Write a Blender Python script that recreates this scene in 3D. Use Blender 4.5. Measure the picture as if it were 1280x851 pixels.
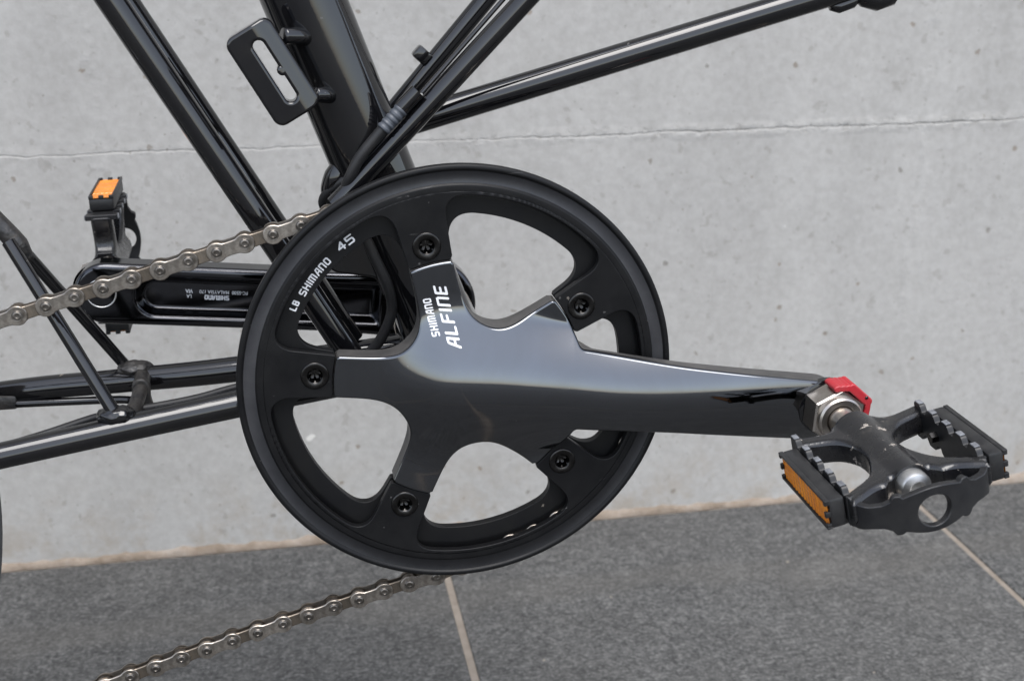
import bpy, bmesh, math, random
import numpy as np
from mathutils import Matrix, Vector, noise

for o in list(bpy.data.objects):
    bpy.data.objects.remove(o, do_unlink=True)
scene = bpy.context.scene
COL = scene.collection
random.seed(7)
RNG = np.random.default_rng(7)

# ------------------------------------------------------------------ camera
U = 0.001            # every length below is in millimetres
Z0 = 290.0           # height of the crank axle above the pavement
YAW, PITCH, ROLL = 0.17832, 0.33096, -0.00556
CAM = (-74.92, -551.35, 210.23)
cam_d = bpy.data.cameras.new("Camera")
cam = bpy.data.objects.new("Camera", cam_d)
COL.objects.link(cam)
_d = Vector((math.sin(YAW) * math.cos(PITCH), math.cos(YAW) * math.cos(PITCH), -math.sin(PITCH)))
_r = Vector((math.cos(YAW), -math.sin(YAW), 0))
_u = _r.cross(_d)
_r2 = _r * math.cos(ROLL) + _u * math.sin(ROLL)
_u2 = -_r * math.sin(ROLL) + _u * math.cos(ROLL)
_m = Matrix((_r2, _u2, -_d)).transposed().to_4x4()
_m.translation = Vector((CAM[0] * U, CAM[1] * U, (CAM[2] + Z0) * U))
cam.matrix_world = _m
cam_d.sensor_width = 36.0
cam_d.lens = 36.0 * 1634.29 / 1280.0
cam_d.clip_start = 0.02
cam_d.clip_end = 500.0
cam_d.dof.use_dof = True
cam_d.dof.focus_distance = 0.60
cam_d.dof.aperture_fstop = 15.0
scene.camera = cam

# ------------------------------------------------------------------ sky, sun, exposure
SUN_EL, SUN_AZ = math.radians(66), math.radians(174)
world = bpy.data.worlds.new("World")
scene.world = world
world.use_nodes = True
wn, wl = world.node_tree.nodes, world.node_tree.links
wn.clear()
sky = wn.new("ShaderNodeTexSky")
sky.sky_type = 'NISHITA'
sky.sun_disc = False
sky.sun_elevation = SUN_EL
sky.sun_rotation = SUN_AZ
sky.dust_density = 1.5
sky.ozone_density = 1.0
hsv = wn.new("ShaderNodeHueSaturation")
hsv.inputs["Saturation"].default_value = 0.52
bg = wn.new("ShaderNodeBackground")
bg.inputs["Strength"].default_value = 0.145
wo = wn.new("ShaderNodeOutputWorld")
wl.new(sky.outputs[0], hsv.inputs["Color"])
wl.new(hsv.outputs[0], bg.inputs["Color"])
wl.new(bg.outputs[0], wo.inputs["Surface"])
sun_d = bpy.data.lights.new("Sun", 'SUN')
sun_d.energy = 1.1
sun_d.angle = math.radians(40)
sun_d.color = (1.0, 0.985, 0.965)
sun = bpy.data.objects.new("Sun", sun_d)
COL.objects.link(sun)
_to = Vector((math.sin(SUN_AZ) * math.cos(SUN_EL), math.cos(SUN_AZ) * math.cos(SUN_EL), math.sin(SUN_EL)))
sun.rotation_euler = _to.to_track_quat('Z', 'Y').to_euler()
vs = scene.view_settings
vs.view_transform = 'Standard'
vs.look = 'None'
vs.exposure = 1.62
vs.gamma = 1.0
vs.use_curve_mapping = False
scene.render.engine = 'CYCLES'

# ------------------------------------------------------------------ materials
class NT:
    def __init__(self, name):
        self.m = bpy.data.materials.new(name)
        self.m.use_nodes = True
        self.n, self.l = self.m.node_tree.nodes, self.m.node_tree.links
        self.b = self.n["Principled BSDF"]
        self.co = self.n.new("ShaderNodeTexCoord").outputs["Object"]
    def set(self, **kw):
        for k, v in kw.items():
            self.b.inputs[k.replace("_", " ")].default_value = v
        return self
    def link(self, a, b):
        self.l.new(a, b)
    def mapping(self, scale=(1, 1, 1), loc=(0, 0, 0)):
        n = self.n.new("ShaderNodeMapping")
        n.inputs["Scale"].default_value = scale
        n.inputs["Location"].default_value = loc
        self.link(self.co, n.inputs["Vector"])
        return n.outputs[0]
    def noise(self, scale, detail=4, rough=0.6, vec=None, dist=0.0):
        n = self.n.new("ShaderNodeTexNoise")
        n.inputs["Scale"].default_value = scale
        n.inputs["Detail"].default_value = detail
        n.inputs["Roughness"].default_value = rough
        n.inputs["Distortion"].default_value = dist
        self.link(vec or self.co, n.inputs["Vector"])
        return n.outputs["Fac"]
    def voronoi(self, scale, vec=None, feature='F1', rand=1.0):
        n = self.n.new("ShaderNodeTexVoronoi")
        n.feature = feature
        n.inputs["Scale"].default_value = scale
        n.inputs["Randomness"].default_value = rand
        self.link(vec or self.co, n.inputs["Vector"])
        return n
    def ramp(self, fac, stops, interp='LINEAR'):
        n = self.n.new("ShaderNodeValToRGB")
        n.color_ramp.interpolation = interp
        e = n.color_ramp.elements
        while len(e) < len(stops):
            e.new(0.5)
        for el, (p, c) in zip(e, stops):
            el.position = p
            el.color = (c, c, c, 1) if not isinstance(c, (tuple, list)) else (*c, 1)
        self.link(fac, n.inputs[0])
        return n.outputs[0]
    def math(self, op, a, b=0.0, c=0.0):
        n = self.n.new("ShaderNodeMath")
        n.operation = op
        for i, v in enumerate((a, b, c)):
            if isinstance(v, (int, float)):
                n.inputs[i].default_value = v
            else:
                self.link(v, n.inputs[i])
        return n.outputs[0]
    def mix(self, fac, a, b, mode='MIX'):
        n = self.n.new("ShaderNodeMix")
        n.data_type = 'RGBA'
        n.blend_type = mode
        for i, v in ((0, fac), (6, a), (7, b)):
            if isinstance(v, (int, float)):
                n.inputs[i].default_value = v if i == 0 else (v, v, v, 1)
            elif isinstance(v, tuple):
                n.inputs[i].default_value = (*v, 1)
            else:
                self.link(v, n.inputs[i])
        return n.outputs[2]
    def bump(self, h, strength=0.3, dist=0.001, prev=None):
        n = self.n.new("ShaderNodeBump")
        n.inputs["Strength"].default_value = strength
        n.inputs["Distance"].default_value = dist
        self.link(h, n.inputs["Height"])
        if prev is not None:
            self.link(prev, n.inputs["Normal"])
        return n.outputs[0]
    def out(self, color=None, rough=None, normal=None, metallic=None):
        for k, v in (("Base Color", color), ("Roughness", rough), ("Normal", normal), ("Metallic", metallic)):
            if v is not None:
                self.link(v, self.b.inputs[k])
        return self.m

MATS = {}
def M_(f):
    MATS[f.__name__[2:]] = f()
    return f

def dust_mask(t, scale, thr, keep):
    """small irregular flecks"""
    v = t.voronoi(scale)
    sep = t.n.new("ShaderNodeSeparateColor")
    t.link(v.outputs["Color"], sep.inputs[0])
    wob = t.noise(scale * 3.2, 2)
    d = t.math('ADD', v.outputs["Distance"], t.math('MULTIPLY', t.math('SUBTRACT', wob, 0.42), 0.42))
    size = t.math('MULTIPLY', sep.outputs[1], thr)
    a = t.math('LESS_THAN', d, t.math('ADD', size, 0.06))
    b = t.math('LESS_THAN', sep.outputs[0], keep)
    return t.math('MULTIPLY', a, b)

@M_
def m_crank():
    t = NT("polished_black_crank").set(Metallic=1.0)
    sm = t.noise(34, 5, 0.7, dist=0.6)
    sc = t.noise(180, 3, 0.6, vec=t.mapping((0.12, 1, 1)))
    r = t.math('ADD', t.ramp(sm, [(0.42, 0.025), (0.72, 0.11)]), t.math('MULTIPLY', sc, 0.04))
    c = t.ramp(sm, [(0.35, (0.116, 0.121, 0.130)), (0.75, (0.106, 0.109, 0.114))])
    fl = dust_mask(t, 210, 0.08, 0.10)
    c = t.mix(t.math('MULTIPLY', fl, 0.55), c, (0.2790, 0.2666, 0.2480))
    r = t.math('ADD', r, t.math('MULTIPLY', fl, 0.4))
    n = t.bump(t.noise(60, 3, 0.5), 0.05, 0.0006)
    return t.out(c, r, n)

@M_
def m_cranksatin():
    t = NT("satin_crank_edge").set(Metallic=0.0, Roughness=0.5, Specular_IOR_Level=0.5)
    c = t.ramp(t.noise(90, 6, 0.7), [(0.3, (0.0245, 0.0238, 0.0231)), (0.75, (0.0595, 0.0560, 0.0525))])
    return t.out(c)

@M_
def m_guard():
    t = NT("black_anodised_guard").set(Roughness=0.42, Specular_IOR_Level=0.16)
    sm = t.noise(55, 6, 0.7)
    c = t.ramp(sm, [(0.35, (0.0043, 0.0043, 0.0048)), (0.8, (0.0076, 0.0075, 0.0075))])
    d1 = dust_mask(t, 240, 0.10, 0.20)
    d2 = dust_mask(t, 120, 0.06, 0.16)
    c = t.mix(t.math('MULTIPLY', d1, 0.55), c, (0.0809, 0.0784, 0.0758))
    c = t.mix(t.math('MULTIPLY', d2, 0.6), c, (0.1517, 0.1365, 0.1163))
    r = t.ramp(sm, [(0.3, 0.30), (0.5, 0.40), (0.75, 0.56)])
    scr = t.math('GREATER_THAN', t.noise(240, 2, 0.5, vec=t.mapping((0.22, 1, 1.6)), dist=1.2), 0.735)
    c = t.mix(t.math('MULTIPLY', scr, 0.5), c, (0.0650, 0.0636, 0.0621))
    n = t.bump(t.noise(900, 2, 0.5), 0.12, 0.0002)
    return t.out(c, r, n)

@M_
def m_band():
    t = NT("turned_guard_band").set(Metallic=0.85, Anisotropic=0.75)
    tg = t.n.new("ShaderNodeTangent")
    tg.direction_type = 'RADIAL'
    tg.axis = 'Y'
    t.link(tg.outputs[0], t.b.inputs["Tangent"])
    c = t.ramp(t.noise(70, 5, 0.7), [(0.3, (0.0350, 0.0350, 0.0378)), (0.8, (0.0525, 0.0525, 0.0560))])
    d1 = dust_mask(t, 260, 0.09, 0.10)
    c = t.mix(t.math('MULTIPLY', d1, 0.5), c, (0.2100, 0.2030, 0.1890))
    return t.out(c, t.ramp(t.noise(40, 4), [(0.3, 0.40), (0.8, 0.5)]))

@M_
def m_ring():
    t = NT("black_chainring").set(Roughness=0.4, Specular_IOR_Level=0.18)
    sm = t.noise(50, 6, 0.7)
    c = t.ramp(sm, [(0.35, (0.0048, 0.0048, 0.0054)), (0.8, (0.0083, 0.0081, 0.0077))])
    d2 = dust_mask(t, 150, 0.06, 0.10)
    c = t.mix(t.math('MULTIPLY', d2, 0.6), c, (0.1547, 0.1368, 0.1130))
    return t.out(c)

@M_
def m_paint():
    t = NT("gloss_black_paint").set(Specular_IOR_Level=0.5, Coat_Weight=0.1, Coat_Roughness=0.03)
    sm = t.noise(26, 5, 0.7)
    c = t.ramp(sm, [(0.4, (0.0031, 0.0031, 0.0038)), (0.85, (0.0077, 0.0073, 0.0070))])
    d = dust_mask(t, 170, 0.07, 0.12)
    d2 = dust_mask(t, 75, 0.035, 0.12)
    c = t.mix(t.math('MULTIPLY', d, 0.5), c, (0.0910, 0.0840, 0.0770))
    c = t.mix(t.math('MULTIPLY', d2, 0.55), c, (0.2310, 0.1960, 0.1470))
    r = t.math('ADD', t.ramp(sm, [(0.35, 0.03), (0.8, 0.12)]), t.math('MULTIPLY', d, 0.3))
    n = t.bump(t.noise(150, 3, 0.6), 0.05, 0.0004)
    return t.out(c, r, n)

@M_
def m_weld():
    t = NT("grimy_weld").set(Roughness=0.55)
    sm = t.noise(140, 5, 0.75)
    c = t.ramp(sm, [(0.35, (0.0075, 0.0075, 0.0083)), (0.62, (0.0240, 0.0210, 0.0180)), (0.8, (0.0825, 0.0450, 0.0225))])
    n = t.bump(t.noise(260, 4, 0.6), 0.6, 0.0012)
    return t.out(c, t.ramp(sm, [(0.3, 0.3), (0.8, 0.7)]), n)

@M_
def m_leftcrank():
    t = NT("gloss_left_crank").set(Metallic=1.0)
    sm = t.noise(30, 4, 0.6)
    c = t.ramp(sm, [(0.35, (0.0595, 0.0609, 0.0665)), (0.8, (0.0420, 0.0420, 0.0448))])
    return t.out(c, t.ramp(sm, [(0.35, 0.07), (0.8, 0.16)]))

@M_
def m_chain():
    t = NT("worn_chain_steel").set(Metallic=1.0)
    g = t.noise(210, 5, 0.7)
    c = t.ramp(g, [(0.32, (0.1580, 0.1317, 0.1091)), (0.52, (0.3160, 0.2859, 0.2521)), (0.8, (0.3912, 0.3612, 0.3235))])
    oi = t.n.new("ShaderNodeObjectInfo")
    c = t.mix(1.0, c, t.ramp(oi.outputs["Random"], [(0.0, 0.72), (1.0, 1.12)]), 'MULTIPLY')
    grm = t.ramp(t.noise(90, 4, 0.7), [(0.50, 0.0), (0.72, 0.75)])
    c = t.mix(grm, c, (0.0570, 0.0479, 0.0388))
    return t.out(c, t.ramp(g, [(0.3, 0.5), (0.8, 0.3)]))

@M_
def m_innerchain():
    t = NT("oily_inner_plate").set(Metallic=1.0)
    g = t.noise(190, 5, 0.7)
    c = t.ramp(g, [(0.3, (0.0780, 0.0600, 0.0450)), (0.55, (0.1980, 0.1650, 0.1320)), (0.85, (0.2760, 0.2460, 0.2100))])
    oi = t.n.new("ShaderNodeObjectInfo")
    c = t.mix(1.0, c, t.ramp(oi.outputs["Random"], [(0.0, 0.72), (1.0, 1.12)]), 'MULTIPLY')
    grm = t.ramp(t.noise(90, 4, 0.7), [(0.50, 0.0), (0.72, 0.75)])
    c = t.mix(grm, c, (0.05, 0.042, 0.034))
    return t.out(c, t.ramp(g, [(0.3, 0.55), (0.8, 0.35)]))

@M_
def m_pin():
    t = NT("chain_pin").set(Metallic=1.0, Roughness=0.38)
    c = t.ramp(t.noise(400, 3), [(0.3, (0.0845, 0.0748, 0.0650)), (0.8, (0.2210, 0.2015, 0.1820))])
    return t.out(c)

@M_
def m_nickel():
    t = NT("brushed_nickel").set(Metallic=1.0)
    g = t.noise(120, 5, 0.7)
    c = t.ramp(g, [(0.3, (0.33, 0.295, 0.26)), (0.75, (0.50, 0.465, 0.43))])
    return t.out(c, t.ramp(g, [(0.3, 0.36), (0.8, 0.22)]))

@M_
def m_bolt():
    t = NT("dark_bolt").set(Metallic=1.0, Roughness=0.27)
    c = t.ramp(t.noise(300, 3), [(0.3, (0.0217, 0.0208, 0.0202)), (0.8, (0.0477, 0.0462, 0.0454))])
    return t.out(c)

@M_
def m_silver():
    return NT("silver_cap").set(Metallic=1.0, Roughness=0.36, Base_Color=(0.5400, 0.5325, 0.5175, 1)).m

@M_
def m_red():
    t = NT("red_plastic_clip").set(Roughness=0.42)
    c = t.ramp(t.noise(120, 5, 0.7), [(0.35, (0.3024, 0.0086, 0.0158)), (0.75, (0.2592, 0.0216, 0.0252)), (0.9, (0.2592, 0.1440, 0.1224))])
    return t.out(c)

@M_
def m_pedal():
    t = NT("painted_pedal_alloy").set(Specular_IOR_Level=0.5)
    g = t.noise(70, 6, 0.72)
    c = t.ramp(g, [(0.35, (0.0056, 0.0056, 0.0070)), (0.62, (0.0112, 0.0108, 0.0108)), (0.72, (0.0420, 0.0364, 0.0315)), (0.9, (0.0910, 0.0700, 0.0560))])
    # worn patches where the paint has come off the barrel
    w = t.math('GREATER_THAN', t.noise(95, 5, 0.75, vec=t.mapping((1, 1, 1), (0.2170, 0.0700, 0.1400))), 0.632)
    c = t.mix(t.math('MULTIPLY', w, 0.7), c, (0.3500, 0.3080, 0.2660))
    r = t.math('ADD', t.ramp(g, [(0.35, 0.10), (0.70, 0.42)]), t.math('MULTIPLY', w, 0.2))
    n = t.bump(t.noise(220, 4), 0.15, 0.0006)
    return t.out(c, r, n)

@M_
def m_cage():
    t = NT("pedal_cage_alloy").set(Specular_IOR_Level=0.35)
    g = t.noise(80, 6, 0.72)
    c = t.ramp(g, [(0.35, (0.0070, 0.0070, 0.0080)), (0.66, (0.0126, 0.0123, 0.0123)), (0.76, (0.0490, 0.0385, 0.0301)), (0.9, (0.0980, 0.0630, 0.0420))])
    r = t.ramp(g, [(0.35, 0.34), (0.8, 0.55)])
    n = t.bump(t.noise(300, 3), 0.1, 0.0004)
    return t.out(c, r, n)

@M_
def m_worn():
    t = NT("worn_tooth_face").set(Roughness=0.42, Metallic=0.3)
    c = t.ramp(t.noise(220, 4, 0.7), [(0.35, (0.0992, 0.1023, 0.1116)), (0.7, (0.2232, 0.2294, 0.2418))])
    return t.out(c)

@M_
def m_plastic():
    t = NT("black_reflector_plastic").set(Roughness=0.42, Specular_IOR_Level=0.35)
    c = t.ramp(t.noise(130, 5, 0.7), [(0.35, (0.0070, 0.0070, 0.0077)), (0.8, (0.0238, 0.0231, 0.0224))])
    return t.out(c)

@M_
def m_amber():
    t = NT("amber_reflector_lens").set(Roughness=0.12, Specular_IOR_Level=0.6, Coat_Weight=0.5)
    v = t.voronoi(430, feature='F1', rand=0.0)
    g = t.noise(90, 4, 0.6)
    c = t.ramp(g, [(0.3, (0.50, 0.135, 0.006)), (0.75, (0.68, 0.235, 0.014))])
    n = t.bump(v.outputs["Distance"], 0.6, 0.0008)
    return t.out(c, None, n)

@M_
def m_rubber():
    t = NT("cable_rubber").set(Roughness=0.5, Specular_IOR_Level=0.35)
    c = t.ramp(t.noise(120, 4), [(0.3, (0.0070, 0.0070, 0.0077)), (0.8, (0.0154, 0.0147, 0.0147))])
    return t.out(c)

@M_
def m_ferrule():
    return NT("grey_ferrule").set(Roughness=0.5, Base_Color=(0.0385, 0.0434, 0.0525, 1)).m

@M_
def m_print():
    return NT("white_print").set(Roughness=0.5, Base_Color=(0.5412, 0.5412, 0.5478, 1)).m

@M_
def m_printdim():
    return NT("small_white_print").set(Roughness=0.5, Base_Color=(0.4488, 0.4620, 0.4884, 1)).m

@M_
def m_tyre():
    t = NT("dusty_tyre").set(Roughness=0.85)
    c = t.ramp(t.noise(90, 5), [(0.3, (0.0500, 0.0490, 0.0500)), (0.8, (0.0850, 0.0825, 0.0825))])
    return t.out(c)

@M_
def m_alloy():
    return NT("rim_alloy").set(Metallic=1.0, Roughness=0.35, Base_Color=(0.5, 0.5, 0.52, 1)).m

@M_
def m_concrete():
    t = NT("painted_concrete").set(Roughness=0.85, Specular_IOR_Level=0.25)
    big = t.noise(2.2, 4, 0.5)
    med = t.noise(14, 6, 0.65)
    fine = t.noise(160, 5, 0.65)
    streak = t.noise(16, 4, 0.6, vec=t.mapping((1.0, 1.0, 0.10)))
    c = t.ramp(big, [(0.3, (0.2764, 0.2651, 0.2449)), (0.7, (0.3091, 0.2975, 0.2770))])
    c = t.mix(0.55, c, t.ramp(med, [(0.32, (0.2391, 0.2284, 0.2086)), (0.5, (0.2949, 0.2831, 0.2626)), (0.7, (0.3321, 0.3189, 0.2972))]))
    c = t.mix(0.30, c, t.ramp(streak, [(0.35, (0.2525, 0.2394, 0.2192)), (0.65, (0.3410, 0.3267, 0.3020))]))
    c = t.mix(0.22, c, t.ramp(fine, [(0.35, 0.20), (0.65, 0.385)]))
    # bug holes and rusty flecks
    p1 = dust_mask(t, 72, 0.12, 0.30)
    p2 = dust_mask(t, 150, 0.17, 0.40)
    blot = t.math('GREATER_THAN', t.noise(7, 3), 0.46)
    p2 = t.math('MULTIPLY', p2, blot)
    pc = t.ramp(t.noise(21, 2), [(0.42, (0.1196, 0.1069, 0.0886)), (0.62, (0.1506, 0.1069, 0.0684))])
    c = t.mix(t.math('MULTIPLY', p1, 0.60), c, pc)
    c = t.mix(t.math('MULTIPLY', p2, 0.34), c, (0.1329, 0.1240, 0.1088))
    p3 = t.math('GREATER_THAN', t.noise(95, 3, 0.55), 0.665)
    c = t.mix(t.math('MULTIPLY', p3, 0.26), c, (0.1417, 0.1283, 0.1088))
    w = dust_mask(t, 31, 0.05, 0.05)
    c = t.mix(t.math('MULTIPLY', w, 0.7), c, (0.5492, 0.5302, 0.4913))
    sp0 = t.n.new("ShaderNodeSeparateXYZ")
    t.link(t.co, sp0.inputs[0])
    low = t.ramp(t.math('MULTIPLY', sp0.outputs[2], 10.0), [(0.0, 1.0), (0.28, 0.55), (0.75, 0.0)])
    dirt = t.math('MULTIPLY', low, t.ramp(t.noise(26, 6, 0.75), [(0.46, 0.0), (0.62, 1.0)]))
    c = t.mix(t.math('MULTIPLY', dirt, 0.45), c, (0.1953, 0.1446, 0.0888))
    # relief: trowel waves, grain, holes, two vertical formwork seams
    sep = t.n.new("ShaderNodeSeparateXYZ")
    t.link(t.co, sep.inputs[0])
    wob = t.math('MULTIPLY', t.math('SUBTRACT', t.noise(18, 4), 0.5), 0.030)
    seam = None
    for x in (-0.199, 0.437):
        dx = t.math('ABSOLUTE', t.math('SUBTRACT', t.math('ADD', sep.outputs[0], wob), x))
        s = t.math('SUBTRACT', 1.0, t.math('MULTIPLY', dx, 170.0))
        s = t.math('MAXIMUM', s, 0.0)
        seam = s if seam is None else t.math('MAXIMUM', seam, s)
    seam = t.math('MULTIPLY', seam, t.ramp(t.noise(30, 4), [(0.42, 0.0), (0.7, 1.0)]))
    jz = t.math('ABSOLUTE', t.math('SUBTRACT', t.math('ADD', sep.outputs[2], t.math('MULTIPLY', wob, 0.12)), 0.3235))
    jb = t.math('MULTIPLY', t.math('MAXIMUM', t.math('SUBTRACT', 1.0, t.math('MULTIPLY', jz, 140.0)), 0.0), t.ramp(t.math('ADD', t.math('MULTIPLY', sep.outputs[0], 1.0), 0.3), [(0.25, 0.35), (0.65, 1.0)]))
    jn = t.math('MULTIPLY', jb, t.ramp(t.noise(55, 5, 0.7), [(0.40, 0.0), (0.66, 1.0)]))
    c = t.mix(t.math('MULTIPLY', jn, 0.30), c, (0.4158, 0.4014, 0.3747))
    jd = t.math('MULTIPLY', jb, t.ramp(t.noise(120, 4, 0.7), [(0.55, 0.0), (0.68, 1.0)]))
    c = t.mix(t.math('MULTIPLY', jd, 0.30), c, (0.1584, 0.1402, 0.1110))
    seam = t.math('ADD', seam, t.math('SUBTRACT', t.math('MULTIPLY', jn, 1.6), jd))
    hgt = t.math('ADD', t.math('MULTIPLY', med, 0.6), t.math('MULTIPLY', fine, 0.25))
    hgt = t.math('SUBTRACT', hgt, t.math('MULTIPLY', t.math('ADD', p1, p2), 0.5))
    hgt = t.math('ADD', hgt, t.math('MULTIPLY', seam, 0.6))
    return t.out(c, None, t.bump(hgt, 0.55, 0.0022))

@M_
def m_mortar():
    t = NT("beige_mortar").set(Roughness=0.9)
    c = t.ramp(t.noise(45, 6, 0.7), [(0.3, (0.1156, 0.0850, 0.0578)), (0.55, (0.1972, 0.1598, 0.1258)), (0.8, (0.2584, 0.2346, 0.2040))])
    return t.out(c, None, t.bump(t.noise(200, 5), 0.5, 0.0015))

@M_
def m_granite():
    t = NT("flamed_granite_slab").set(Roughness=0.75, Specular_IOR_Level=0.35)
    f = t.noise(330, 3, 0.7)
    g = t.noise(120, 4, 0.75)
    b = t.noise(6, 4, 0.6)
    c = t.ramp(f, [(0.36, (0.0110, 0.0114, 0.0116)), (0.47, (0.0402, 0.0403, 0.0394)), (0.56, (0.0853, 0.0842, 0.0812)), (0.66, (0.1828, 0.1803, 0.1724))])
    c = t.mix(0.5, c, t.ramp(g, [(0.36, (0.0219, 0.0222, 0.0220)), (0.5, (0.0573, 0.0571, 0.0551)), (0.63, (0.1188, 0.1166, 0.1114))]))
    # slightly paler, warmer band running parallel to the wall
    sep = t.n.new("ShaderNodeSeparateXYZ")
    t.link(t.co, sep.inputs[0])
    yy = t.math('ADD', sep.outputs[1], t.math('MULTIPLY', t.math('SUBTRACT', b, 0.5), 0.09))
    band = t.ramp(t.math('MULTIPLY', yy, 2.0), [(0.555, 0.0), (0.585, 1.0), (0.625, 1.0), (0.655, 0.0)])
    c = t.mix(t.math('MULTIPLY', band, 0.26), c, (0.0883, 0.0829, 0.0737))
    c = t.mix(t.ramp(b, [(0.35, 0.0), (0.75, 0.22)]), c, (0.0822, 0.0769, 0.0684))
    fl = dust_mask(t, 60, 0.04, 0.06)
    c = t.mix(t.math('MULTIPLY', fl, 0.6), c, (0.2742, 0.2405, 0.1973))
    oi = t.n.new("ShaderNodeObjectInfo")
    tone = t.ramp(oi.outputs["Random"], [(0.0, 0.90), (1.0, 1.12)])
    mott = t.ramp(t.noise(22, 5, 0.7), [(0.32, 0.80), (0.68, 1.16)])
    c = t.mix(1.0, c, t.mix(1.0, tone, mott, 'MULTIPLY'), 'MULTIPLY')
    return t.out(c, None, t.bump(t.math('ADD', f, g), 0.5, 0.0012))

@M_
def m_grout():
    t = NT("sandy_grout").set(Roughness=0.95)
    c = t.ramp(t.noise(70, 5), [(0.3, (0.14, 0.116, 0.092)), (0.8, (0.225, 0.195, 0.163))])
    return t.out(c, None, t.bump(t.noise(400, 4), 0.4, 0.001))

# ------------------------------------------------------------------ mesh helpers
def link(o, parent=None):
    COL.objects.link(o)
    if parent is not None:
        o.parent = parent
    return o

def build(name, verts, faces, mats, parent=None, idx=None, smooth=True, normals=None, local=False):
    """verts in mm; world build unless local"""
    v = np.asarray(verts, float).copy()
    if not local:
        v[:, 2] += Z0
    v *= U
    me = bpy.data.meshes.new(name)
    me.from_pydata(v.tolist(), [], faces if isinstance(faces, list) else faces.tolist())
    for m in (mats if isinstance(mats, (list, tuple)) else [mats]):
        me.materials.append(MATS[m])
    if idx is not None:
        me.polygons.foreach_set("material_index", np.asarray(idx, np.int32))
    if smooth:
        me.polygons.foreach_set("use_smooth", np.ones(len(me.polygons), bool))
    me.update()
    if normals is not None:
        me.normals_split_custom_set_from_vertices(np.asarray(normals, float).tolist())
    return link(bpy.data.objects.new(name, me), parent)

class MB:
    """collects pieces into one mesh"""
    def __init__(self):
        self.v, self.f, self.i, self.n = [], [], [], 0
    def add(self, verts, faces, mi=0):
        verts = np.asarray(verts, float)
        self.v.append(verts)
        self.f += [[a + self.n for a in f] for f in faces]
        self.i += [mi] * len(faces)
        self.n += len(verts)
        return self
    def build(self, name, mats, parent=None, smooth=True, local=False, sharp=None):
        o = build(name, np.concatenate(self.v), self.f, mats, parent, self.i, smooth, local=local)
        if sharp:
            mark_sharp(o.data, sharp)
        return o

def mark_sharp(me, deg):
    bm = bmesh.new()
    bm.from_mesh(me)
    bmesh.ops.recalc_face_normals(bm, faces=bm.faces)
    lim = math.radians(deg)
    for e in bm.edges:
        e.smooth = not (len(e.link_faces) == 2 and e.calc_face_angle(0) > lim)
    bm.to_mesh(me)
    bm.free()

def tube_geo(pts, rad, seg=20, cap=True, flat=None):
    P = np.asarray(pts, float)
    n = len(P)
    R = np.full(n, rad, float) if np.isscalar(rad) else np.interp(np.linspace(0, 1, n), np.linspace(0, 1, len(rad)), rad)
    T = np.gradient(P, axis=0)
    T /= np.linalg.norm(T, axis=1)[:, None]
    a = np.cross(T[0], [0, 1, 0.01])
    a /= np.linalg.norm(a)
    V, F = [], []
    for i in range(n):
        a = a - T[i] * (a @ T[i])
        a /= np.linalg.norm(a)
        b = np.cross(T[i], a)
        for k in range(seg):
            w = 2 * math.pi * k / seg
            V.append(P[i] + R[i] * (a * math.cos(w) + b * math.sin(w) * (flat or 1)))
    for i in range(n - 1):
        for k in range(seg):
            k2 = (k + 1) % seg
            F.append([i * seg + k, i * seg + k2, (i + 1) * seg + k2, (i + 1) * seg + k])
    if cap:
        F.append([k for k in range(seg)][::-1])
        F.append([(n - 1) * seg + k for k in range(seg)])
    return V, F

def spline(pts, n=40):
    """Catmull-Rom through pts"""
    P = np.asarray(pts, float)
    P = np.vstack([2 * P[0] - P[1], P, 2 * P[-1] - P[-2]])
    out = []
    m = len(P) - 3
    for i in range(m):
        p0, p1, p2, p3 = P[i:i + 4]
        for t in np.linspace(0, 1, max(2, n // m), endpoint=False):
            out.append(0.5 * ((2 * p1) + (p2 - p0) * t + (2 * p0 - 5 * p1 + 4 * p2 - p3) * t * t + (3 * p1 - p0 - 3 * p2 + p3) * t ** 3))
    out.append(P[-2])
    return np.array(out)

def tube(name, a, b, r, mat='paint', parent=None, seg=28, steps=2):
    a, b = np.asarray(a, float), np.asarray(b, float)
    pts = [a + (b - a) * t for t in np.linspace(0, 1, steps)]
    mb = MB()
    mb.add(*tube_geo(pts, r, seg))
    o = mb.build(name, mat, parent)
    mark_sharp(o.data, 50)
    return o

def lathe_geo(prof, centre=(0, 0, 0), seg=48, mod=None):
    """prof: (radius, h) with h toward the camera (-Y)"""
    V, F = [], []
    n = len(prof)
    for k in range(seg):
        w = 2 * math.pi * k / seg
        for j, (r, h) in enumerate(prof):
            rr = r * (mod(j, w) if mod else 1)
            V.append((centre[0] + rr * math.cos(w), centre[1] - h, centre[2] + rr * math.sin(w)))
    for k in range(seg):
        k2 = (k + 1) % seg
        for j in range(n - 1):
            F.append([k * n + j, k * n + j + 1, k2 * n + j + 1, k2 * n + j])
    return V, F

def clean(o, deg=40, dist=1e-6):
    bm = bmesh.new()
    bm.from_mesh(o.data)
    bmesh.ops.remove_doubles(bm, verts=bm.verts, dist=dist)
    bmesh.ops.recalc_face_normals(bm, faces=bm.faces)
    lim = math.radians(deg)
    for e in bm.edges:
        e.smooth = not (len(e.link_faces) == 2 and e.calc_face_angle(0) > lim)
    bm.to_mesh(o.data)
    bm.free()
    return o

def box_bm(size, bevel, seg=2):
    bm = bmesh.new()
    bmesh.ops.create_cube(bm, size=1.0)
    bmesh.ops.scale(bm, vec=size, verts=bm.verts)
    if bevel:
        bmesh.ops.bevel(bm, geom=bm.edges[:], offset=bevel, segments=seg, affect='EDGES', profile=0.5)
    return bm

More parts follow.
